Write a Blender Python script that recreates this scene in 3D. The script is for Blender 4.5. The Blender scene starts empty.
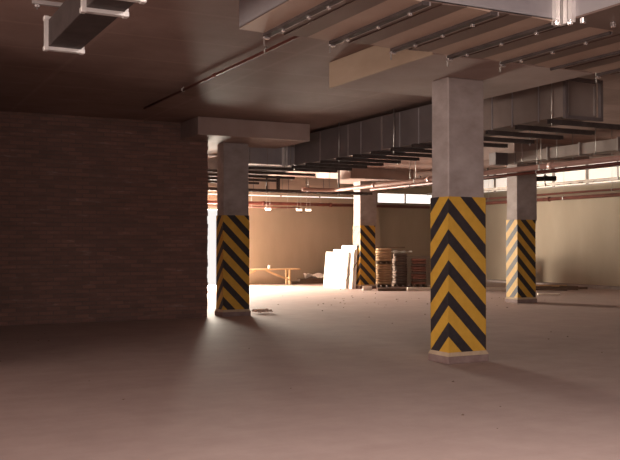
import bpy, bmesh, math, random
from mathutils import Vector, Matrix
random.seed(7)
S = bpy.context.scene
C = S.collection
R = math.radians

# ------------------------------------------------------------------ materials
def new_mat(name):
    m = bpy.data.materials.new(name); m.use_nodes = True
    nt = m.node_tree; nt.nodes.clear()
    out = nt.nodes.new('ShaderNodeOutputMaterial')
    b = nt.nodes.new('ShaderNodeBsdfPrincipled')
    nt.links.new(b.outputs[0], out.inputs[0])
    return m, nt, b

def ramp(nt, src, stops):
    r = nt.nodes.new('ShaderNodeValToRGB')
    e = r.color_ramp.elements
    while len(e) < len(stops): e.new(0.5)
    for el, (p, c) in zip(e, stops):
        el.position = p; el.color = (c[0], c[1], c[2], 1)
    nt.links.new(src, r.inputs[0])
    return r.outputs[0]

def noise(nt, vec, scale, detail=5, rough=0.6):
    n = nt.nodes.new('ShaderNodeTexNoise')
    n.inputs['Scale'].default_value = scale; n.inputs['Detail'].default_value = detail
    n.inputs['Roughness'].default_value = rough
    nt.links.new(vec, n.inputs['Vector'])
    return n.outputs['Fac']

def coords(nt, kind='Object', scale=(1, 1, 1)):
    t = nt.nodes.new('ShaderNodeTexCoord')
    mp = nt.nodes.new('ShaderNodeMapping'); mp.inputs['Scale'].default_value = scale
    nt.links.new(t.outputs[kind], mp.inputs['Vector'])
    return mp.outputs[0]

def math_n(nt, op, a, b=None):
    n = nt.nodes.new('ShaderNodeMath'); n.operation = op
    for i, v in enumerate((a, b)):
        if v is None: continue
        if isinstance(v, (int, float)): n.inputs[i].default_value = v
        else: nt.links.new(v, n.inputs[i])
    return n.outputs[0]

def mix(nt, fac, a, b, mode='MIX'):
    n = nt.nodes.new('ShaderNodeMix'); n.data_type = 'RGBA'; n.blend_type = mode
    for i, v in ((0, fac), (6, a), (7, b)):
        if isinstance(v, (int, float)): n.inputs[i].default_value = v
        elif isinstance(v, tuple): n.inputs[i].default_value = (v[0], v[1], v[2], 1)
        else: nt.links.new(v, n.inputs[i])
    return n.outputs[2]

def bump(nt, b, h, strength=0.3, dist=0.01):
    n = nt.nodes.new('ShaderNodeBump'); n.inputs['Strength'].default_value = strength
    n.inputs['Distance'].default_value = dist
    nt.links.new(h, n.inputs['Height']); nt.links.new(n.outputs[0], b.inputs['Normal'])

def mottled(name, c1, c2, scale=3, rough=0.8, metal=0.0, stretch=(1, 1, 1), bs=0.15, spec=0.3):
    m, nt, b = new_mat(name)
    v = coords(nt, 'Object', stretch)
    f = noise(nt, v, scale)
    nt.links.new(ramp(nt, f, [(0.3, c1), (0.7, c2)]), b.inputs['Base Color'])
    b.inputs['Roughness'].default_value = rough; b.inputs['Metallic'].default_value = metal
    b.inputs['Specular IOR Level'].default_value = spec
    if bs: bump(nt, b, noise(nt, v, scale * 9), bs, 0.01)
    return m

def emit(name, col, s):
    m, nt, b = new_mat(name)
    b.inputs['Base Color'].default_value = (*col, 1)
    b.inputs['Emission Color'].default_value = (*col, 1)
    b.inputs['Emission Strength'].default_value = s
    return m

# floor: dusty screed with broad stains and trowel streaks
def floor_mat():
    m, nt, b = new_mat('dusty_concrete_floor')
    v = coords(nt)
    big = noise(nt, v, 0.35, 6, 0.65); mid = noise(nt, v, 2.2, 6, 0.7)
    st = noise(nt, coords(nt, 'Object', (0.5, 4, 1)), 1.2, 4)
    c = ramp(nt, big, [(0.3, (0.40, 0.295, 0.265)), (0.7, (0.47, 0.355, 0.325))])
    c = mix(nt, 0.22, c, ramp(nt, mid, [(0.35, (0.3, 0.215, 0.19)), (0.65, (0.52, 0.41, 0.37))]))
    c = mix(nt, 0.06, c, ramp(nt, st, [(0.4, (0.3, 0.21, 0.185)), (0.6, (0.52, 0.41, 0.37))]))
    nt.links.new(c, b.inputs['Base Color'])
    b.inputs['Roughness'].default_value = 0.75
    b.inputs['Specular IOR Level'].default_value = 0.25
    bump(nt, b, mid, 0.25, 0.02)
    return m

# soffit: board-marked slab, panels of formwork with paler seams
def ceiling_mat():
    m, nt, b = new_mat('formwork_concrete_ceiling')
    v = coords(nt)
    br = nt.nodes.new('ShaderNodeTexBrick'); nt.links.new(v, br.inputs['Vector'])
    br.offset = 0.0
    br.inputs['Scale'].default_value = 1.0
    br.inputs['Brick Width'].default_value = 2.44; br.inputs['Row Height'].default_value = 1.22
    br.inputs['Mortar Size'].default_value = 0.05; br.inputs['Mortar Smooth'].default_value = 0.8
    br.inputs['Color1'].default_value = (0.24, 0.155, 0.13, 1)
    br.inputs['Color2'].default_value = (0.27, 0.175, 0.147, 1)
    br.inputs['Mortar'].default_value = (0.33, 0.22, 0.185, 1)
    f = noise(nt, v, 0.8, 6, 0.65)
    c = mix(nt, 0.5, br.outputs['Color'], ramp(nt, f, [(0.3, (0.16, 0.10, 0.085)), (0.7, (0.38, 0.265, 0.23))]))
    nt.links.new(c, b.inputs['Base Color']); b.inputs['Roughness'].default_value = 0.75
    b.inputs['Specular IOR Level'].default_value = 0.3
    bump(nt, b, noise(nt, v, 9), 0.12, 0.01)
    return m

def brick_mat():
    m, nt, b = new_mat('rough_red_brick')
    t = nt.nodes.new('ShaderNodeTexCoord'); sp = nt.nodes.new('ShaderNodeSeparateXYZ')
    nt.links.new(t.outputs['Object'], sp.inputs[0])
    cb = nt.nodes.new('ShaderNodeCombineXYZ')
    nt.links.new(math_n(nt, 'ADD', sp.outputs[0], sp.outputs[1]), cb.inputs[0]); nt.links.new(sp.outputs[2], cb.inputs[1])
    br = nt.nodes.new('ShaderNodeTexBrick'); nt.links.new(cb.outputs[0], br.inputs['Vector'])
    br.inputs['Scale'].default_value = 1.0
    br.inputs['Brick Width'].default_value = 0.26; br.inputs['Row Height'].default_value = 0.077
    br.inputs['Mortar Size'].default_value = 0.011; br.inputs['Mortar Smooth'].default_value = 0.3
    br.inputs['Color1'].default_value = (0.27, 0.14, 0.11, 1)
    br.inputs['Color2'].default_value = (0.15, 0.092, 0.08, 1)
    br.inputs['Mortar'].default_value = (0.13, 0.10, 0.09, 1)
    f = noise(nt, coords(nt, 'Object', (0.6, 1, 4)), 2.5, 6, 0.7)
    c = mix(nt, 0.45, br.outputs['Color'], ramp(nt, f, [(0.3, (0.10, 0.07, 0.06)), (0.6, (0.22, 0.125, 0.10)), (0.72, (0.50, 0.38, 0.34))]))
    nt.links.new(c, b.inputs['Base Color']); b.inputs['Roughness'].default_value = 0.95
    b.inputs['Specular IOR Level'].default_value = 0.1
    h = mix(nt, 0.5, br.outputs['Fac'], f)
    n = nt.nodes.new('ShaderNodeBump'); n.inputs['Strength'].default_value = 0.6; n.inputs['Distance'].default_value = 0.015
    n.invert = True
    nt.links.new(h, n.inputs['Height']); nt.links.new(n.outputs[0], b.inputs['Normal'])
    return m

def chevron_mat(name, apex, wx, wy, fade=0.0):
    m, nt, b = new_mat(name)
    t = nt.nodes.new('ShaderNodeTexCoord'); sp = nt.nodes.new('ShaderNodeSeparateXYZ')
    nt.links.new(t.outputs['Object'], sp.inputs[0])
    s = math_n(nt, 'ADD', sp.outputs[0], sp.outputs[1])
    far = math_n(nt, 'MAXIMUM', math_n(nt, 'GREATER_THAN', sp.outputs[0], wx-.002), math_n(nt, 'GREATER_THAN', sp.outputs[1], wy-.002))
    opp = math_n(nt, 'SUBTRACT', wx+wy, s)
    s = math_n(nt, 'ADD', math_n(nt, 'MULTIPLY', s, math_n(nt, 'SUBTRACT', 1.0, far)), math_n(nt, 'MULTIPLY', opp, far))
    q = math_n(nt, 'DIVIDE', math_n(nt, 'SUBTRACT', math_n(nt, 'ADD', sp.outputs[2], s), apex - 3.75), 0.375)
    fr = math_n(nt, 'FRACT', q)
    k = math_n(nt, 'GREATER_THAN', fr, 0.53)
    v = coords(nt); f = noise(nt, v, 7, 5, 0.7)
    ye = ramp(nt, f, [(0.3, (0.47, 0.26, 0.035)), (0.7, (0.57, 0.325, 0.05))])
    bl = ramp(nt, f, [(0.3, (0.022, 0.017, 0.02)), (0.7, (0.04, 0.033, 0.036))])
    c = mix(nt, k, ye, bl)
    if fade: c = mix(nt, fade, c, (0.42, 0.33, 0.24))
    nt.links.new(c, b.inputs['Base Color']); b.inputs['Roughness'].default_value = 0.55
    b.inputs['Specular IOR Level'].default_value = 0.3
    return m

M = {}
M['floor'] = floor_mat(); M['ceiling'] = ceiling_mat(); M['brick'] = brick_mat()
M['shaft'] = mottled('cast_concrete', (0.24, 0.195, 0.18), (0.37, 0.315, 0.30), 2.2, 0.8, 0, (1, 1, 1.6), 0.2)
M['capital'] = mottled('cast_concrete_capital', (0.29, 0.205, 0.18), (0.36, 0.27, 0.24), 1.5, 0.8)
M['plinth'] = mottled('worn_plinth_paint', (0.17, 0.11, 0.10), (0.25, 0.18, 0.165), 6, 0.8)
M['fillet'] = mottled('dusty_mortar_fillet', (0.38, 0.28, 0.19), (0.48, 0.37, 0.26), 8, 0.9)
M['wall'] = mottled('plastered_wall', (0.30, 0.245, 0.185), (0.365, 0.30, 0.23), 0.8, 0.9, 0, (1, 1, .35), 0.1)
M['plain'] = mottled('raw_concrete_wall', (0.12, 0.09, 0.08), (0.19, 0.15, 0.135), 1.0, 0.9)
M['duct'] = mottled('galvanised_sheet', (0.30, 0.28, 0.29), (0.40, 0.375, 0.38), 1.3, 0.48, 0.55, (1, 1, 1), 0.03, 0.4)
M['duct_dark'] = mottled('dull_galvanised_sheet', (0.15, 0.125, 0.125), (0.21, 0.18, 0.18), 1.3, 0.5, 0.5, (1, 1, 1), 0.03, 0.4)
M['duct_beige'] = mottled('dusty_galvanised_sheet', (0.58, 0.48, 0.39), (0.68, 0.57, 0.47), 1.3, 0.55, 0.2, (1, 1, 1), 0.03, 0.4)
M['pan_reflect_light'] = mottled('tan_reflection_sheet', (0.33, 0.235, 0.185), (0.40, 0.29, 0.23), 1.3, 0.5, 0.25, (1, 1, 1), 0.02, 0.4)  # brighter reflections on the duct underside, put into the colour
M['pan_reflect_dark'] = mottled('brown_reflection_sheet', (0.13, 0.088, 0.073), (0.17, 0.115, 0.096), 1.3, 0.5, 0.25, (1, 1, 1), 0.02, 0.4)  # dim brown floor reflection on the duct underside, put into the colour
M['lit_side'] = mottled('tan_lit_side', (0.37, 0.275, 0.20), (0.44, 0.335, 0.25), 1.3, 0.7, 0, (1, 1, 3), 0.05)  # side light on the capital, given as a tan colour
M['flange'] = mottled('zinc_flange', (0.70, 0.66, 0.63), (0.82, 0.78, 0.75), 6, 0.33, 0.45, (1, 1, 1), 0.0, 0.5)
M['flange_dull'] = mottled('weathered_zinc_flange', (0.28, 0.24, 0.23), (0.38, 0.34, 0.32), 6, 0.42, 0.6, (1, 1, 1), 0.0, 0.5)
M['duct_mid'] = mottled('brown_dusty_duct', (0.21, 0.165, 0.145), (0.29, 0.235, 0.21), 1.3, 0.55, 0.2, (1, 1, 1), 0.03, 0.4)
M['pane_dim'] = emit('dim_window_pane', (1.0, 0.90, 0.80), 0.62)  # weaker glow for the right-wall windows; no net is modelled
M['strut'] = mottled('dark_steel_channel', (0.05, 0.038, 0.036), (0.09, 0.07, 0.066), 5, 0.6, 0.4, (1, 1, 1), 0.0)
M['bolt'] = mottled('bright_zinc_bolt', (0.75, 0.72, 0.70), (0.85, 0.82, 0.80), 9, 0.25, 0.9, (1, 1, 1), 0.0)
M['rod'] = mottled('threaded_zinc_rod', (0.35, 0.32, 0.30), (0.45, 0.42, 0.40), 9, 0.4, 0.8, (1, 1, 1), 0.0)
M['red'] = mottled('red_oxide_pipe_paint', (0.10, 0.028, 0.020), (0.15, 0.045, 0.032), 4, 0.5, 0, (1, 1, 1), 0.0)
M['pink'] = mottled('primer_pink_pipe_paint', (0.40, 0.24, 0.20), (0.50, 0.31, 0.26), 4, 0.4, 0, (1, 1, 1), 0.0)
M['black'] = mottled('black_plastic_pipe', (0.02, 0.017, 0.017), (0.035, 0.03, 0.03), 4, 0.5, 0, (1, 1, 1), 0.0)
M['tray'] = mottled('zinc_cable_tray', (0.42, 0.36, 0.32), (0.55, 0.48, 0.43), 5, 0.45, 0.4, (1, 1, 1), 0.0)
M['wood'] = mottled('raw_pine', (0.46, 0.29, 0.15), (0.60, 0.40, 0.22), 3, 0.8, 0, (1, 8, 8), 0.1)
M['wood_dark'] = mottled('weathered_timber', (0.10, 0.065, 0.045), (0.17, 0.115, 0.085), 3, 0.9, 0, (1, 8, 8), 0.15)
M['wood_pale'] = mottled('whitewashed_timber', (0.72, 0.62, 0.52), (0.82, 0.73, 0.63), 3, 0.8, 0, (1, 8, 8), 0.1)
M['board'] = mottled('white_insulation_board', (0.80, 0.75, 0.68), (0.87, 0.82, 0.76), 3, 0.8, 0, (1, 1, 1), 0.05)
M['sack_tan'] = mottled('brown_paper_sack', (0.50, 0.33, 0.20), (0.62, 0.43, 0.28), 5, 0.9, 0, (1, 1, 1), 0.3)
M['sack_grey'] = mottled('grey_paper_sack', (0.16, 0.115, 0.095), (0.24, 0.18, 0.15), 5, 0.9, 0, (1, 1, 1), 0.3)
M['sack_red'] = mottled('reddish_paper_sack', (0.26, 0.12, 0.09), (0.36, 0.18, 0.14), 5, 0.9, 0, (1, 1, 1), 0.3)
M['sheet'] = mottled('crumpled_plastic', (0.62, 0.58, 0.54), (0.78, 0.74, 0.70), 6, 0.5, 0, (1, 1, 1), 0.2)
M['paper'] = mottled('torn_paper', (0.60, 0.46, 0.40), (0.75, 0.62, 0.55), 9, 0.9, 0, (1, 1, 1), 0.2)
M['crumb'] = mottled('dirt_crumbs', (0.13, 0.09, 0.07), (0.2, 0.14, 0.11), 9, 0.95)
M['frame'] = mottled('window_frame_paint', (0.35, 0.30, 0.27), (0.42, 0.37, 0.33), 4, 0.6, 0, (1, 1, 1), 0.0)
M['pane'] = emit('daylit_window_pane', (1.0, 0.94, 0.88), 1.5)
M['lamp'] = emit('lit_lamp_tube', (1.0, 0.93, 0.82), 4.0)
M['lampbody'] = mottled('white_lamp_housing', (0.75, 0.72, 0.68), (0.82, 0.79, 0.75), 4, 0.5, 0, (1, 1, 1), 0.0)

# ------------------------------------------------------------------ mesh builder
class MB:
    def __init__(s): s.bm = bmesh.new()
    def box(s, x0, y0, z0, x1, y1, z1, bevel=0.0, rot=None):
        g = bmesh.ops.create_cube(s.bm, size=1.0)
        vs = g['verts']
        c = Vector(((x0+x1)/2, (y0+y1)/2, (z0+z1)/2))
        d = (x1-x0, y1-y0, z1-z0)
        for v in vs: v.co = Vector((v.co.x*d[0], v.co.y*d[1], v.co.z*d[2]))
        if bevel:
            es = list({e for v in vs for e in v.link_edges})
            r = bmesh.ops.bevel(s.bm, geom=es, offset=bevel, segments=1, affect='EDGES', profile=0.5)
            vs = list({v for f in r['faces'] for v in f.verts} | {v for v in vs if v.is_valid})
        for v in vs:
            co = v.co
            if rot is not None: co = rot @ co
            v.co = co + c
        return s
    def bar(s, a, b, w, h):                       # rectangular bar between two points
        a, b = Vector(a), Vector(b); d = b-a; L = d.length
        q = d.to_track_quat('X', 'Z').to_matrix()
        c = (a+b)/2
        return s.box(c.x-L/2, c.y-w/2, c.z-h/2, c.x+L/2, c.y+w/2, c.z+h/2, 0, q)
    def tube(s, pts, r, n=12, cap=True):
        pts = [Vector(p) for p in pts]; rings = []
        for i, p in enumerate(pts):
            t = (pts[min(i+1, len(pts)-1)] - pts[max(i-1, 0)]).normalized()
            ref = Vector((0, 0, 1)) if abs(t.z) < .9 else Vector((1, 0, 0))
            u = t.cross(ref).normalized(); w = t.cross(u)
            rings.append([s.bm.verts.new(p + r*(math.cos(2*math.pi*k/n)*u + math.sin(2*math.pi*k/n)*w)) for k in range(n)])
        for a, b in zip(rings, rings[1:]):
            for k in range(n):
                f = s.bm.faces.new((a[k], a[(k+1) % n], b[(k+1) % n], b[k])); f.smooth = True
        if cap:
            s.bm.faces.new(rings[0]); s.bm.faces.new(rings[-1])
        return s
    def prism(s, prof, axis, a, b):               # closed profile in the other two axes, extruded along axis
        def P(p, t):
            return {'X': (t, p[0], p[1]), 'Y': (p[0], t, p[1]), 'Z': (p[0], p[1], t)}[axis]
        A = [s.bm.verts.new(P(p, a)) for p in prof]; B = [s.bm.verts.new(P(p, b)) for p in prof]
        n = len(prof)
        for k in range(n): s.bm.faces.new((A[k], A[(k+1) % n], B[(k+1) % n], B[k]))
        s.bm.faces.new(A); s.bm.faces.new(B)
        return s
    def frame(s, axis, p, q, o, i, c):
        # closed rectangular frame: axis normal, slab p..q, outer o=(a0,b0,a1,b1), bar width i
        a0, b0, a1, b1 = o; w = i
        def P(a, b, t): return {'X': (t, a, b), 'Y': (a, t, b)}[axis]
        O = [(a0, b0), (a1, b0), (a1, b1), (a0, b1)]; I = [(a0+w, b0+w), (a1-w, b0+w), (a1-w, b1-w), (a0+w, b1-w)]
        V = [[s.bm.verts.new(P(a, b, t)) for a, b in L] for L in (O, I) for t in (p, q)]   # Op Oq Ip Iq
        for k in range(4):
            n = (k+1) % 4
            for A, B in ((0, 1), (1, 3), (3, 2), (2, 0)):
                s.bm.faces.new((V[A][k], V[A][n], V[B][n], V[B][k]))
        return s
    def sack(s, L, W, H, seed=0):
        rg = random.Random(seed); nu, nv = 20, 10
        def pw(c, e): return math.copysign(abs(c)**e, c)
        rows = []
        for j in range(nv+1):
            ph = -math.pi/2 + math.pi*j/nv
            row = []
            for i in range(nu):
                th = 2*math.pi*i/nu
                x = L/2*pw(math.cos(ph), .28)*pw(math.cos(th), .35)
                y = W/2*pw(math.cos(ph), .28)*pw(math.sin(th), .35)
                z = H/2*pw(math.sin(ph), .5)
                k = 1+0.03*math.sin(3*th+seed)
                row.append(s.bm.verts.new((x*k, y*k, z + H/2)))
            rows.append(row)
        for a, b in zip(rows, rows[1:]):
            for i in range(nu):
                f = s.bm.faces.new((a[i], a[(i+1) % nu], b[(i+1) % nu], b[i])); f.smooth = True
        bmesh.ops.remove_doubles(s.bm, verts=s.bm.verts, dist=1e-4)
        return s
    def build(s, name, mat, parent=None, world=True):
        bmesh.ops.recalc_face_normals(s.bm, faces=s.bm.faces)
        if parent is not None and world:
            off = parent.location.copy(); p = parent.parent
            while p is not None: off += p.location; p = p.parent
            bmesh.ops.translate(s.bm, verts=s.bm.verts, vec=-off)
        me = bpy.data.meshes.new(name); s.bm.to_mesh(me); s.bm.free()
        me.materials.append(M[mat] if isinstance(mat, str) else mat)
        o = bpy.data.objects.new(name, me); C.objects.link(o)
        if parent is not None: o.parent = parent
        return o

def tag(o, label, cat, group=None, kind=None):
    o['label'] = label; o['category'] = cat
    if group: o['group'] = group
    if kind: o['kind'] = kind
    return o
def empty(name, loc, label, cat, group=None, rz=0):
    o = bpy.data.objects.new(name, None); o.location = loc; o.rotation_euler = (0, 0, rz)
    o.empty_display_size = 0.1
    C.objects.link(o); return tag(o, label, cat, group)
def struct(name, mb, mat, label=None, parent=None):
    o = mb.build(name, mat, parent)
    if parent is None:
        o['kind'] = 'structure'
        if label: o['label'] = label; o['category'] = name.split('_')[0]
    return o

# ------------------------------------------------------------------ the setting
CZ = 3.82          # slab soffit
XL, XR, YR, YB, YN = -13.0, 21.8, -9.0, 29.0, 29.3
XE = 18.0          # edge of the slab, beyond it a light well with high windows
struct('floor', MB().box(XL-.3, YR-.3, -.3, XR+.3, YN+.3, 0), 'floor', 'dusty bare concrete floor of the garage')
struct('ceiling', MB().box(XL-.3, YR-.3, CZ, XE, YB+.3, CZ+.3), 'ceiling', 'board-marked concrete ceiling slab of the garage')
struct('trim_1', MB().box(XE, YR-.3, 4.7, XR+.3, YN+.3, 4.9).box(XE-.12, YR-.3, CZ+.3, XE, YN+.3, 4.9), 'wall', 'pale raised soffit over the high windows')
# brick partition with a ragged toothed end beside the column
bw = MB().box(-12.98, 16.42, 0, 6.16, 16.68, CZ-.002)
zz = 0.0; k = 0
while zz < CZ-.09:
    bw.box(6.155, 16.42+random.uniform(0, .006), zz, 6.185+random.uniform(0, .022), 16.68, zz+.0772)
    zz += .077
struct('wall_left', bw, 'brick', 'dark rough red brick partition wall on the left')
struct('wall_blocker', MB().box(.2, 10.4, 0, .46, 16.42, CZ-.002), 'brick', 'unseen brick stub added to block the side light')  # out-of-view stub added to keep side light off the brick-wall column's capital
# back wall with the wide bright gateway (x 7.8..11.75)
GX0, GX1, GZ = 7.9, 11.75, 2.72
wb = MB().box(XL, YB, 0, GX0, YB+.3, CZ).box(GX0, YB, GZ, GX1, YB+.3, 3.17).box(GX1, YB, 0, 17.9, YB+.3, 3.17)
wb.box(GX0, YB, 3.23, 9.0, YB+.3, CZ).box(GX0, YB, 3.17, 9.0, YB+.3, 3.23).box(9.0, YB, 3.23, 17.0, YB+.3, CZ).box(17.0, YB, 3.17, 17.9, YB+.3, CZ)
wb.box(17.9, YB, 0, XR, YB+.3, 3.03).box(17.9, YB, 3.44, XR, YB+.3, 4.7)
struct('wall_back', wb, 'wall', 'beige plastered back wall behind the wooden bench')
WZ0, WZ1 = 3.42, 4.32
wr = MB().box(XR, YR, 0, XR+.3, YN, WZ0).box(XR, YR, WZ1, XR+.3, YN, 4.7).box(XR, YR, WZ0, XR+.3, 6.0, WZ1).box(XR, 28.4, WZ0, XR+.3, YN, WZ1)
struct('wall_right', wr, 'wall', 'beige plastered wall on the right under high windows')
struct('wall_side', MB().box(XL-.3, YR, 0, XL, -4, CZ).box(XL-.3, 7, 0, XL, YB, CZ).box(XL-.3, -4, 3.1, XL, 7, CZ), 'plain')
struct('wall_rear', MB().box(XL, YR-.3, 0, -9, YR, CZ).box(3, YR-.3, 0, XR, YR, CZ).box(-9, YR-.3, 3.1, 3, YR, CZ), 'plain')
struct('baseboard_right', MB().box(XR-.35, YR, 0, XR, YN, .09, .01), 'shaft', 'low concrete kerb along the foot of the right wall')
# gateway frame
struct('door_1', MB().box(GX0-.06, YB-.03, 0, GX0+.06, YB+.3, GZ+.06).box(GX1-.06, YB-.03, 0, GX1+.06, YB+.3, GZ+.06).box(GX0, YB-.03, GZ-.06, GX1, YB+.3, GZ+.06), 'frame', 'bright open gateway in the back wall, seen through the gap beside the brick')
# windows: a strip in the light well and a slot high in the back wall
n = 0
y = 6.0
while y < 28.3:
    n += 1
    y1 = y+1.6
    t = .05
    w = MB().frame('X', XR+.02, XR+.10, (y, WZ0, y1, WZ1), t, 0)
    f = struct('window_%d' % n, w, 'frame', 'high daylit window in the right wall, number %d from the near end' % n)
    MB().box(XR+.06, y+t, WZ0+t, XR+.075, y1-t, WZ1-t).build('pane', 'pane_dim', f)
    y = y1
for k in range(5):
    n += 1
    a, b2 = 9.0+1.6*k, 9.0+1.6*(k+1)
    w = MB().frame('Y', YB+.02, YB+.10, (a, 3.17, b2, 3.23), .015, 0)
    f = struct('window_%d' % n, w, 'frame', 'narrow daylit slot window high in the back wall, number %d from the gateway' % (k+1))
    MB().box(a+.03, YB+.05, 3.185, b2-.03, YB+.065, 3.215).build('pane', 'pane', f)

for k in range(3):
    n += 1
    a = 17.9+1.3*k
    f = struct('window_%d' % n, MB().frame('Y', YB+.02, YB+.10, (a, 3.03, a+1.3, 3.44), .03, 0), 'frame', ('left', 'middle', 'right')[k]+' of the three bright panes high in the back wall above the sacks')
    MB().box(a+.03, YB+.05, 3.06, a+1.27, YB+.065, 3.41).build('pane', 'pane', f)
struct('trim_2', MB().box(17.45, YB-.22, 0, 17.9, YB, 3.0), 'wall', 'shallow pilaster on the back wall behind the far column')

# ------------------------------------------------------------------ columns
PB = 3.485         # underside of the drop panels
def column(x, y, wx, wy, apex, label, wtop=2.027, fade=0.0, lip=False):
    r = empty('concrete_column', (x, y, 0), label, 'column', 'striped concrete columns')
    e = .012
    sh = MB().box(x+e, y+e, 0, x+wx-e, y+wy-e, PB, .012)
    if lip:                                        # thicker upper shaft with a chamfered foot on the right
        sh.prism([(x+wx-e-.01, 1.86), (x+wx+.055, 2.06), (x+wx+.055, PB), (x+wx-e-.01, PB)], 'Y', y+e, y+wy-e)
    sh.build('shaft', 'shaft', r)
    w = MB().box(x, y, .10, x+wx, y+wy, wtop)
    w.build('hazard_wrap', chevron_mat('chevron_paint', apex, wx, wy, fade), r)
    p = .024
    MB().box(x-p, y-p, 0, x+wx+p, y+wy+p, .092, .006).build('plinth', 'plinth', r)
    fl = MB()
    b0 = [fl.bm.verts.new(c) for c in ((x-p, y-p, .09), (x+wx+p, y-p, .09), (x+wx+p, y+wy+p, .09), (x-p, y+wy+p, .09))]
    q = .002
    b1 = [fl.bm.verts.new(c) for c in ((x-q, y-q, .135), (x+wx+q, y-q, .135), (x+wx+q, y+wy+q, .135), (x-q, y+wy+q, .135))]
    for k in range(4): fl.bm.faces.new((b0[k], b0[(k+1) % 4], b1[(k+1) % 4], b1[k]))
    fl.bm.faces.new(b0); fl.bm.faces.new(b1)
    fl.build('mortar_fillet', 'fillet', r)
    cx, cy = x+wx/2, y+wy/2
    MB().box(cx-1.17, cy-1.15, PB, cx+1.17, cy+1.15, CZ, .008).build('capital', 'capital', r)
    return r
mc = column(6.375, 8.70, .57, .375, .507, 'nearest and largest concrete column with a yellow and black chevron wrap')
column(6.515, 16.40, .57, .385, .405, 'concrete column with chevron wrap at the end of the brick wall')
column(14.47, 24.50, .57, .47, .487, 'far striped concrete column between the white boards and the sack stacks', 2.05, 0, True)
column(14.42, 16.85, .58, .42, .445, 'striped concrete column on the right with a pale lit left side', 2.05, 0, True)

MB().box(5.475, 7.757, PB-.004, 5.499, 10.06, CZ-.004).build('lit_side_strip', 'lit_side', mc)['label'] = 'tan strip painting the light on the capital side'  # added strip; its tan stands in for light falling on this side

# ------------------------------------------------------------------ ducts
def rod(mb, x, y, z0, z1, r=.007): mb.tube([(x, y, z0), (x, y, z1)], r, 6)

# near supply duct across the top with a branch towards the camera
D = empty('air_duct', (2.80, 5.3, 3.2), 'wide galvanised air duct crossing under the ceiling in front of the nearest column', 'duct', 'galvanised air ducts')
xs0, y0, y1, zb, zt = 2.80, 5.30, 6.70, 3.22, 3.70
MB().box(xs0, y0, zb+.012, 9.2, y1, zt).build('casing', 'duct', D)
MB().box(5.0, -3.0, zb+.012, 6.35, y0, zt-.02).build('branch', 'duct', D)
MB().box(5.002, -3.0, zb-.004, 6.35, y0, zb+.012).build('branch_bottom', 'pan_reflect_dark', D)  # brown floor reflection painted into the branch underside
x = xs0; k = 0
while x < 9.15:                                     # tilted pans; bright and dim floor reflections painted in as two tints
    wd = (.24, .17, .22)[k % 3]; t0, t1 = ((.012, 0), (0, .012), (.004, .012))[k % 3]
    MB().prism([(x, zb-.006+t0), (x+wd, zb-.006+t1), (x+wd, zb+.02), (x, zb+.02)], 'Y', y0, y1).build('bottom_pan', 'pan_reflect_light' if k % 3 == 0 else 'pan_reflect_dark', D)
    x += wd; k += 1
for i in range(10):
    fx = 3.06+.63*i
    thin = i > 3
    ya = y0-.012 if fx < 4.8 else y0+.02
    MB().box(fx-.04, ya, zb-.03, fx+.02 if not thin else fx-.02, y1+.012, zb+.0).build('support_bar', 'strut', D)
    MB().box(fx+.021 if not thin else fx-.019, ya, zb-.03, fx+.033 if not thin else fx-.008, y1+.012, zb+.0).build('bar_lip', 'flange_dull', D)
    if thin and i % 2: continue
    for q in range(3):
        yy = y0+.25+q*.45+random.uniform(-.08, .08)
        MB().box(fx-.018, yy-.015, zb-.055, fx+.012, yy+.015, zb-.03, .004).build('bolt', 'bolt', D)
    MB().box(fx-.04, y1-.004, zb-.05, fx+.02, y1+.03, zb-.028, .004).build('bolt', 'bolt', D)
    rd = MB(); rod(rd, fx-.02, y1+.03, zb-.10, CZ); rd.build('hanger_rod', 'rod', D)
for (a, b2, c, d2) in ((4.90, y0-.04, 4.945, y0+.01), (4.955, y0-.04, 5.0, y0+.01), (4.96, y0-.10, 5.0, y0-.055), (4.96, y0-.15, 5.0, y0-.11)):
    MB().box(a, b2, zb-.03, c, d2, zt).build('corner_flange', 'flange', D)
for (bx, by) in ((4.90, 5.26), (4.975, 5.18), (5.03, 5.1), (5.33, 5.08), (5.42, 5.04), (5.47, 5.0), (5.50, 4.95)):
    MB().box(bx-.018, by-.018, zb-.05, bx+.018, by+.018, zb-.004, .005).build('clamp', 'bolt', D)

# narrow duct at the upper left with bright flange frames
D2 = empty('air_duct', (1.45, 5.0, 3.2), 'narrow air duct with bright zinc flange frames at the upper left', 'duct', 'galvanised air ducts')
MB().box(1.52, -2, 3.22, 1.81, 8.06, 3.46, .004).build('casing', 'strut', D2)
for yy in (8.08, 6.62, 6.16, 4.9):
    for dy in (-.018, .018):
        MB().frame('Y', yy+dy-.012, yy+dy+.012, (1.49, 3.19, 1.84, 3.49), .03, 0).build('flange', 'flange', D2)
    for (cx, cz) in ((1.503, 3.205), (1.825, 3.205), (1.503, 3.475)):
        MB().box(cx-.022, yy-.033, cz-.022, cx+.022, yy+.033, cz+.022, .006).build('corner_clip', 'flange', D2)
for yy in (7.6, 6.0, 4.4):
    MB().box(1.30, yy-.02, 3.465, 1.95, yy+.02, 3.50).build('hanger', 'flange_dull', D2)
    for xx in (1.34, 1.90):
        f = MB(); rod(f, xx, yy, 3.42, CZ); f.build('hanger_rod', 'rod', D2)
        MB().box(xx-.02, yy-.02, 3.44, xx+.02, yy+.02, 3.464, .004).build('bolt', 'bolt', D2)

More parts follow.
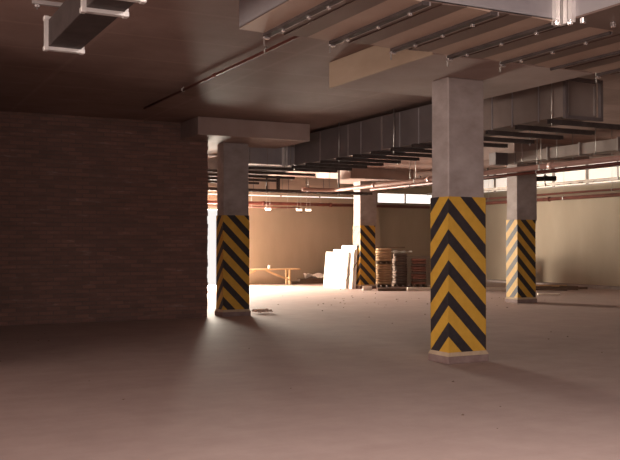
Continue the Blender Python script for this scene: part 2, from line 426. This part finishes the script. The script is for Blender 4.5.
# long dark duct running into the depth, L-shaped, over a ladder of steel channels
D3 = empty('air_duct', (8.39, 11.0, 3.14), 'long dark air duct over steel channels running behind the nearest column', 'duct', 'galvanised air ducts')
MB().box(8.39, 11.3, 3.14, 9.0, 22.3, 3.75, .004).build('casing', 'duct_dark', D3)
MB().box(7.02, 17.0, 3.14, 8.40, 17.7, 3.55, .004).build('branch', 'duct', D3)
MB().box(8.40, 8.86, 3.16, 8.98, 11.3, 3.64, .004).build('reducer', 'duct_mid', D3)
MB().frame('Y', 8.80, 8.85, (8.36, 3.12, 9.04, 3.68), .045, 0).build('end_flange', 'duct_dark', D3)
MB().box(8.43, 8.84, 3.2, 8.46, 8.86, 3.6).build('end_stiffener', 'flange_dull', D3); MB().box(8.92, 8.84, 3.2, 8.95, 8.86, 3.6).build('end_stiffener', 'flange_dull', D3)
for yy in (9.35, 9.9, 10.35, 10.9, 12.27, 12.85, 13.44, 14.17, 14.66, 15.8):
    w_ = .02 if yy in (13.44, 14.66, 15.8) else .009
    MB().box(8.380, yy-w_, 3.13, 8.392, yy+w_, 3.63 if yy < 11.3 else 3.74).build('seam', 'flange_dull' if w_ > .01 else 'duct', D3)
for xx in (7.35, 7.75, 8.3):
    MB().box(xx-.008, 16.985, 3.13, xx+.008, 17.0, 3.55).build('seam', 'flange_dull', D3)
for xx in (8.10, 8.17): MB().box(xx, 16.95, 3.10, xx+.04, 17.0, 3.6).build('flange', 'flange', D3)
yy = 9.05; i = 0
while yy < 22.2:
    a = 8.30 if yy < 17.2 else 6.95
    z = 3.105
    MB().prism([(yy-.035, z-.03), (yy-.025, z-.03), (yy-.025, z+.02), (yy+.025, z+.02), (yy+.025, z-.03), (yy+.035, z-.03), (yy+.035, z+.03), (yy-.035, z+.03)], 'X', a, 9.76).build('support_bar', 'strut', D3)
    for xx in ((a+.05, 9.70) if i % 3 == 0 else ()):
        f = MB(); rod(f, xx, yy, z-.06, CZ); f.build('hanger_rod', 'rod', D3)
    yy += .655 if yy < 17 else 1.1; i += 1

# pale duct across the far bay
D4 = empty('air_duct', (7.0, 23.8, 3.1), 'pale dusty air duct crossing the far bay above the bench', 'duct', 'galvanised air ducts')
MB().box(6.6, 23.9, 3.07, 13.3, 24.7, 3.48, .004).build('casing', 'duct_beige', D4)
for xx in (7.6, 8.6, 9.6, 10.45, 10.95, 11.6, 12.2, 12.8):
    MB().box(xx-.01, 23.885, 3.06, xx+.01, 23.9, 3.485).build('seam', 'flange_dull', D4)
for xx in (11.20, 11.26): MB().box(xx, 23.86, 3.04, xx+.04, 23.9, 3.5).build('flange', 'strut', D4)
for xx in (7.2, 9.3, 11.4, 13.0):
    for yy in (23.89, 24.71):
        f = MB(); rod(f, xx, yy, 3.05, CZ); f.build('hanger_rod', 'rod', D4)

# small duct on the right in front of the right-hand column
D5 = empty('air_duct', (13.3, 12.7, 3.3), 'small grey air duct passing in front of the right-hand column', 'duct', 'galvanised air ducts')
MB().box(13.30, 12.55, 3.30, 13.62, 16.05, 3.53, .004).build('casing', 'duct_mid', D5)
MB().box(12.95, 15.86, 3.26, 13.31, 16.10, 3.54, .004).build('elbow', 'duct_dark', D5)
for yy in (12.57, 13.6, 14.55, 15.6):
    MB().box(13.28, yy-.015, 3.275, 13.64, yy+.015, 3.555).build('flange', 'flange_dull', D5)
for yy in (13.1, 14.2, 15.3):
    MB().box(13.2, yy-.02, 3.26, 13.72, yy+.02, 3.268).build('hanger', 'strut', D5)
    for xx in (13.24, 13.69):
        f = MB(); rod(f, xx, yy, 3.24, CZ); f.build('hanger_rod', 'rod', D5)

# ------------------------------------------------------------------ pipes and trays
def pipe(label, pts, r, mat, hang=(), group='sprinkler and service pipes', fit=()):
    p = empty('pipe', pts[0], label, 'pipe', group)
    MB().tube(pts, r, 14).build('tube', mat, p)
    for (x, y, z) in hang:
        h = MB(); rod(h, x, y, z+r, CZ if x < XE else 4.7)
        h.build('hanger_rod', 'rod', p)
        MB().box(x-r-.008, y-.012, z-r-.008, x+r+.008, y+.012, z+r+.008, r*.55).build('clamp', 'rod', p)
    for (x, y, z, ax) in fit:
        d = Vector((1, 0, 0)) if ax == 'X' else Vector((0, 1, 0)); c = Vector((x, y, z))
        MB().tube([c-d*.05, c+d*.05], r*1.3, 12).build('coupling', mat, p)
    return p
pipe('dark red sprinkler pipe under the ceiling between brick wall and nearest column', [(4.36, -1, 3.765), (4.36, 14.6, 3.765)], .02, 'red',
     [(4.36, 7.3, 3.765), (4.36, 9.6, 3.765), (4.36, 12.6, 3.765)], fit=[(4.36, 11.3, 3.765, 'Y')])
pipe('pinkish red pipe running in front of the right-hand and far columns', [(12.62, 5, 3.05), (12.62, 22.4, 3.05), (12.60, 22.7, 3.05), (12.5, 22.9, 3.05), (12.2, 22.97, 3.05), (11.6, 22.97, 3.05)], .055, 'pink',
     [(12.62, 11, 3.05), (12.62, 14, 3.05), (12.62, 18.6, 3.05), (11.8, 22.97, 3.05)], fit=[(12.62, 13.7, 3.05, 'Y'), (12.62, 18.0, 3.05, 'Y'), (12.62, 20.6, 3.05, 'Y')])
pipe('dark pipe beside the pinkish pipe, just behind it', [(13.05, 12, 3.0), (13.05, 21.5, 3.0)], .035, 'red', [(13.05, 14.6, 3.0), (13.05, 19.5, 3.0)])
pipe('thick red sprinkler pipe along the beige back wall', [(6.0, 28.2, 2.88), (20.8, 28.2, 2.88)], .06, 'red',
     [(8.5, 28.2, 2.88), (11.3, 28.2, 2.88), (15.0, 28.2, 2.88), (16.8, 28.2, 2.88)], fit=[(12.7, 28.2, 2.88, 'X'), (15.4, 28.2, 2.88, 'X')])
pipe('thin red pipe just below the thick one at the back wall', [(11.9, 28.3, 2.75), (14.2, 28.3, 2.75), (14.24, 28.3, 2.72), (14.25, 28.3, 2.57)], .022, 'red', [(12.3, 28.3, 2.75), (13.7, 28.3, 2.75)])
pipe('long red pipe along the right wall below the high windows', [(21.0, 6, 2.98), (21.0, 28.8, 2.98)], .06, 'red',
     [(21.0, 12, 2.98), (21.0, 17.5, 2.98), (21.0, 22.2, 2.98), (21.0, 27, 2.98)], fit=[(21.0, 22.9, 2.98, 'Y')])
pipe('thin dark red pipe just above the long red pipe on the right', [(20.9, 6, 3.14), (20.9, 28.8, 3.14)], .035, 'red', [(20.9, 14, 3.14), (20.9, 20, 3.14), (20.9, 26, 3.14)])
p = pipe('black bent drain pipe hanging beside the right-hand column', [(16.6, 19.05, 3.815), (16.6, 19.05, 3.50), (16.62, 19.02, 3.42), (16.69, 18.96, 3.34), (16.82, 18.86, 3.26), (17.25, 18.53, 3.27)], .07, 'black', [(17.02, 18.70, 3.28)])

def tray(label, x0, x1, y0, y1, z, axis, rung, hang, mat='tray', top=CZ):
    t = empty('cable_tray', (x0, y0, z), label, 'cable tray', 'cable trays')
    if axis == 'Y':
        MB().box(x0, y0, z, x0+.02, y1, z+.08).build('side_rail', mat, t); MB().box(x1-.02, y0, z, x1, y1, z+.08).build('side_rail', mat, t)
        q = y0+.2
        while q < y1: MB().box(x0+.02, q-.015, z+.005, x1-.02, q+.015, z+.03).build('rung', mat, t); q += rung
    else:
        MB().box(x0, y0, z, x1, y0+.02, z+.08).build('side_rail', mat, t); MB().box(x0, y1-.02, z, x1, y1, z+.08).build('side_rail', mat, t)
        q = x0+.2
        while q < x1: MB().box(q-.015, y0+.02, z+.005, q+.015, y1-.02, z+.03).build('rung', mat, t); q += rung
    for k in range(3):
        if axis == 'Y': xx = x0+.08+k*.07; MB().tube([(xx, y0+.05, z+.05), (xx, y1-.05, z+.05)], .02, 6).build('cable', 'black', t)
        else: yy = y0+.08+k*.07; MB().tube([(x0+.05, yy, z+.05), (x1-.05, yy, z+.05)], .02, 6).build('cable', 'black', t)
    for (x, y) in hang:
        MB().box(x-.02, y-.02, z-.03, x+.02, y+.02, top).build('hanger', 'rod' if mat == 'tray' else 'strut', t)
tray('cable ladder tray on hangers in front of the right windows', 20.0, 20.35, 8, 28.7, 3.36, 'Y', .5, [(19.98, 12.3), (19.98, 15.5), (19.98, 18.9), (19.98, 22.0), (19.98, 25.5), (19.98, 28)], 'tray', 4.7)
tray('dark upper cable tray at the edge of the slab on the right', 17.5, 17.9, 8, 28.5, 3.50, 'Y', .5, [(17.48, 12), (17.48, 15.2), (17.48, 18.4), (17.48, 21.8), (17.48, 25.5)], 'strut')
tray('dark cable tray across the far bay below the pale duct', 6.6, 14.2, 23.3, 23.6, 2.97, 'X', .4, [(8.2, 23.28), (10.6, 23.28), (13.0, 23.28)], 'strut')

# small lamps hung from the pipe at the back wall
for (x, y, z, lab) in ((12.86, 28.128, 2.64, 'leftmost small lit lamp hanging under the red pipe at the back'),
                       (14.08, 28.128, 2.64, 'middle small lit lamp hanging under the red pipe at the back'),
                       (14.45, 28.128, 2.64, 'rightmost small lit lamp hanging under the red pipe at the back')):
    l = empty('work_lamp', (x, y, z), lab, 'lamp', 'small lamps under the red pipe')
    MB().box(x-.11, y-.04, z+.04, x+.11, y+.04, z+.09, .008).build('housing', 'lampbody', l)
    MB().tube([(x-.1, y, z+.02), (x+.1, y, z+.02)], .022, 10).build('lamp_tube', 'lamp', l)
    MB().box(x-.09, 28.12, 2.942, x+.09, 28.28, 2.955).build('hook', 'rod', l)
    for s in (-.07, .07): MB().tube([(x+s, y, z+.09), (x+s, y, CZ+.01)], .006, 6).build('wire', 'rod', l)

# ------------------------------------------------------------------ bench, boards, sacks, timber
B = empty('trestle_bench', (12.6, 28.35, 0), 'rough pine trestle bench against the beige back wall', 'bench')
MB().box(11.2, 28.15, .53, 14.15, 28.55, .575, .004).build('seat_plank', 'wood', B)
for xx in (11.55, 13.75):
    for yy in (28.22, 28.48): MB().box(xx-.03, yy-.03, 0, xx+.03, yy+.03, .53).build('leg', 'wood', B)
    MB().box(xx-.025, 28.2, .20, xx+.025, 28.5, .26).build('stretcher', 'wood', B)
MB().bar((11.6, 28.18, .22), (12.4, 28.18, .52), .03, .06).build('brace', 'wood', B)
MB().bar((13.7, 28.18, .18), (12.8, 28.18, .52), .03, .06).build('brace', 'wood', B)
cp = MB(); cp.tube([(13.0, 28.33, .577), (13.0, 28.33, .69)], .045, 12)
cp.tube([(13.0, 28.33, .68), (13.0, 28.33, .70)], .05, 12)
tag(cp.build('paper_cup', 'sheet'), 'small white cup standing on the pine bench', 'cup')

# white boards leaning on the far column
bd = [(24.64, 25.6, 1.40, 14.33, 14.41, 'tallest white board leaning against the far column'),
      (24.66, 26.05, 1.27, 14.24, 14.34, 'middle white board of the three leaning by the far column'),
      (24.9, 26.4, 1.18, 14.13, 14.25, 'shortest white board at the left of the three by the far column')]
for (a, b2, h, xb, xt, lab) in bd:
    m = MB(); t = .05
    m.prism([(xb, 0), (xb+t, 0), (xt+t, h), (xt, h)], 'Y', a, b2)
    tag(m.build('insulation_board', 'board'), lab, 'board', 'white boards leaning by the far column')
s = MB().tube([(13.62, 24.3, .0), (14.47, 24.56, .98)], .012, 6)
tag(s.build('stick', 'wood_dark'), 'thin stick leaning on the left side of the far column', 'stick')

ROT = R(-27.3)
ordw = ['bottom', 'second', 'third', 'fourth', 'fifth', 'sixth', 'seventh', 'eighth', 'ninth', 'tenth', 'eleventh', 'twelfth', 'thirteenth', 'fourteenth']
def pallet(x, y, z, lab, L=.72, W=.46):
    p = empty('pallet', (x, y, z), lab, 'pallet', 'pallets under the sacks', ROT)
    for k in (-1, 0, 1): MB().box(k*W*.42-.04, -L/2, 0, k*W*.42+.04, L/2, .07).build('runner', 'wood_dark', p, False)
    for k in range(5):
        yy = -L/2+.05+k*(L-.1)/4
        MB().box(-W/2, yy-.045, .07, W/2, yy+.045, .09).build('deck_board', 'wood_dark', p, False)
protos = {}
def sacks(x, y, z, n, mats, W, lab, first=0, H=.086):
    for k in range(n):
        mt = mats[k % len(mats)]
        key = (mt, W, k % 3)
        if key not in protos:
            o = MB().sack(W, .68, H*.99, k).build('cement_sack', mt); protos[key] = o.data
        else:
            o = bpy.data.objects.new('cement_sack', protos[key]); C.objects.link(o)
        o.location = (x+random.uniform(-.012, .012), y+random.uniform(-.012, .012), z+k*H)
        o.rotation_euler = (0, 0, ROT+random.uniform(-.05, .05))
        tag(o, '%s sack from the floor in the %s' % (ordw[first+k], lab), 'sack', 'stacked cement sacks')
pallet(15.90, 25.36, 0, 'lower pallet under the tan sack stack beside the far column')
sacks(15.90, 25.36, .09, 8, ['sack_tan'], .50, 'tan stack right beside the far column')
pallet(15.90, 25.36, .785, 'upper pallet in the middle of the tan sack stack')
sacks(15.90, 25.36, .875, 5, ['sack_tan'], .52, 'tan stack right beside the far column', 8)
pallet(16.72, 25.62, 0, 'pallet under the dark grey sack stack behind the tan one')
sacks(16.72, 25.62, .09, 12, ['sack_grey'], .47, 'dark grey stack behind the tan stack')
pallet(17.03, 24.93, 0, 'pallet under the reddish sack stack left of the nearest column')
sacks(17.03, 24.93, .09, 10, ['sack_red', 'sack_grey', 'sack_red'], .47, 'reddish stack left of the nearest column')
# dark boards stacked at the right end of the sacks
for k in range(12):
    m = MB().box(-1.15, -.16, 0, 1.15, .16, .085, .006)
    o = m.build('timber_board', 'wood_dark'); o.location = (18.05+random.uniform(-.04, .04), 25.84+random.uniform(-.03, .03), .086*k)
    o.rotation_euler = (0, 0, ROT+random.uniform(-.03, .03))
    tag(o, '%s board from the floor in the dark timber stack right of the sacks' % ordw[k], 'board', 'dark timber stack')
m = MB(); 
g = bmesh.ops.create_grid(m.bm, x_segments=12, y_segments=8, size=.5)
for v in g['verts']: v.co = Vector((v.co.x*.8, v.co.y*.6, .035+.03*math.sin(v.co.x*9)*math.cos(v.co.y*11)+random.uniform(-.012, .012)))
bmesh.ops.solidify(m.bm, geom=m.bm.faces[:], thickness=.006)
o = m.build('plastic_sheet', 'sheet'); o.location = (16.72, 25.62, .09+12*.086+.03); o.rotation_euler = (0, 0, ROT)
tag(o, 'crumpled pale plastic sheet on top of the dark grey sacks', 'plastic sheet')
o = MB().box(-.62, -.1, 0, .62, .1, .04, .004).build('timber_board', 'wood_dark'); o.location = (16.1, 25.5, 1.315); o.rotation_euler = (0, 0, ROT-.05)
tag(o, 'single dark board lying across the top of the tan sacks', 'board')

def plank(x0, y0, x1, y1, w, h, z, mat, lab, group='loose timber on the floor'):
    a, b2 = Vector((x0, y0)), Vector((x1, y1)); L = (b2-a).length
    o = MB().box(-L/2, -w/2, 0, L/2, w/2, h, .005).build('plank', mat)
    o.location = ((x0+x1)/2, (y0+y1)/2, z); o.rotation_euler = (0, 0, math.atan2(y1-y0, x1-x0))
    return tag(o, lab, 'plank', group)
plank(15.25, 22.95, 18.1, 21.55, .14, .10, 0, 'wood_pale', 'long pale beam on the floor behind the nearest column')
plank(14.35, 23.25, 15.15, 22.85, .22, .085, 0, 'wood_dark', 'short dark plank on the floor before the tan sacks')
plank(14.10, 23.72, 14.36, 23.60, .12, .12, 0, 'wood_pale', 'small pale timber block at the foot of the far column')
plank(19.0, 21.45, 19.75, 20.75, .3, .05, 0, 'wood_dark', 'dark plank on the floor right of the right-hand column')
plank(19.1, 21.6, 19.62, 21.3, .25, .06, .05, 'wood_dark', 'short dark plank lying on top of another by the right wall')
plank(17.25, 19.3, 17.75, 18.95, .2, .05, 0, 'wood_pale', 'pale plank on the floor right of the right-hand column')
plank(19.9, 21.25, 20.3, 20.85, .3, .12, 0, 'wood_dark', 'stubby dark timber block near the right wall')
plank(19.95, 22.1, 20.95, 21.1, .3, .06, 0, 'wood_dark', 'long dark plank lying along the foot of the right wall')
plank(20.3, 23.1, 21.2, 22.3, .3, .07, 0, 'wood', 'light brown plank on the floor behind the dark ones by the right wall')
plank(13.95, 28.6, 16.9, 28.6, .3, .09, 0, 'wood_dark', 'dark timber lying at the foot of the back wall right of the bench')
plank(14.3, 28.62, 16.6, 28.62, .25, .09, .09, 'wood_dark', 'second dark timber stacked at the foot of the back wall')
m = MB()
g = bmesh.ops.create_grid(m.bm, x_segments=12, y_segments=8, size=.5)
for v in g['verts']: v.co = Vector((v.co.x*.85, v.co.y*.35, .1+.09*math.sin(v.co.x*5+1)*math.cos(v.co.y*7)+random.uniform(-.02, .02)))
bmesh.ops.solidify(m.bm, geom=m.bm.faces[:], thickness=.006)
o = m.build('plastic_sheet', 'sheet'); o.location = (15.0, 28.62, .20)
tag(o, 'crumpled pale plastic sheet on the timbers at the back wall', 'plastic sheet')
# torn paper on the floor
m = MB()
g = bmesh.ops.create_grid(m.bm, x_segments=9, y_segments=7, size=.5)
for v in g['verts']: v.co = Vector((v.co.x*.36, v.co.y*.30, .045+.045*math.sin(v.co.x*14)*math.cos(v.co.y*9+1)+random.uniform(-.012, .012)))
bmesh.ops.solidify(m.bm, geom=m.bm.faces[:], thickness=.004)
o = m.build('paper_scrap', 'paper'); o.location = (7.6, 16.9, 0.01)
tag(o, 'crumpled pale paper scrap on the floor right of the brick-wall column', 'paper')
# dirt crumbs scattered over the floor
m = MB()
for k in range(90):
    if k < 60: x, y = random.gauss(12.0, 1.6), random.gauss(18.5, 1.6)
    else: x, y = random.uniform(1, 11), random.uniform(4, 15)
    s_ = random.uniform(.008, .022) if k < 60 else random.uniform(.006, .015)
    v0 = bmesh.ops.create_icosphere(m.bm, subdivisions=1, radius=s_, matrix=Matrix.Translation((x, y, s_*.3)))['verts']
    for v in v0: v.co = Vector((v.co.x+random.uniform(-.3, .3)*s_*2, v.co.y, max(0.0, v.co.z*.6+random.uniform(-.2, .2)*s_)))
tag(m.build('dirt_crumbs', 'crumb'), 'scattered dirt crumbs on the concrete floor', 'dirt', None, 'stuff')

# ------------------------------------------------------------------ light
def area(name, loc, sx, sy, power, col, direction):
    l = bpy.data.lights.new(name, 'AREA'); l.shape = 'RECTANGLE'; l.size = sx; l.size_y = sy
    l.energy = power; l.color = col
    o = bpy.data.objects.new(name, l); C.objects.link(o); o.location = loc
    o.rotation_euler = Vector(direction).to_track_quat('-Z', 'Y').to_euler()
    return o
area('gateway_daylight', ((GX0+GX1)/2, YB+.16, GZ/2), GX1-GX0-.15, GZ-.1, 4200, (1.0, .89, .74), (0, -1, 0))
area('entrance_daylight', (-3.0, YR-.1, 1.6), 11.8, 2.9, 560, (1.0, .84, .82), (0, 1, 0))
area('overhead_fill', (2.7, 1.6, CZ-.03), 1.6, 3.6, 310, (1.0, .88, .83), (0, 0, -1))  # added light under the solid slab
area('side_daylight', (XL+.05, 1.5, 1.6), 10.8, 2.9, 2050, (1.0, .82, .72), (1, 0, 0))
o = area('ramp_daylight', (-1.0, 33.0, 1.7), 2.6, 2.0, 380, (1.0, .84, .68), (1, -.44, 0)); o.data.spread = R(50)
w = bpy.data.worlds.new('sky'); S.world = w; w.use_nodes = True
bg = w.node_tree.nodes['Background']; bg.inputs[0].default_value = (1.0, .93, .88, 1); bg.inputs[1].default_value = 1.0

# ------------------------------------------------------------------ camera
cam = bpy.data.cameras.new('camera'); co = bpy.data.objects.new('camera', cam); C.objects.link(co)
cam.sensor_width = 36; cam.lens = 880/620*36
co.location = (0, 0, 1.45); co.rotation_euler = (R(90)+math.atan(14/880), 0, R(-27.3))
S.camera = co
S.view_settings.view_transform = 'Standard'; S.view_settings.look = 'None'; S.view_settings.gamma = 1
S.view_settings.exposure = 0
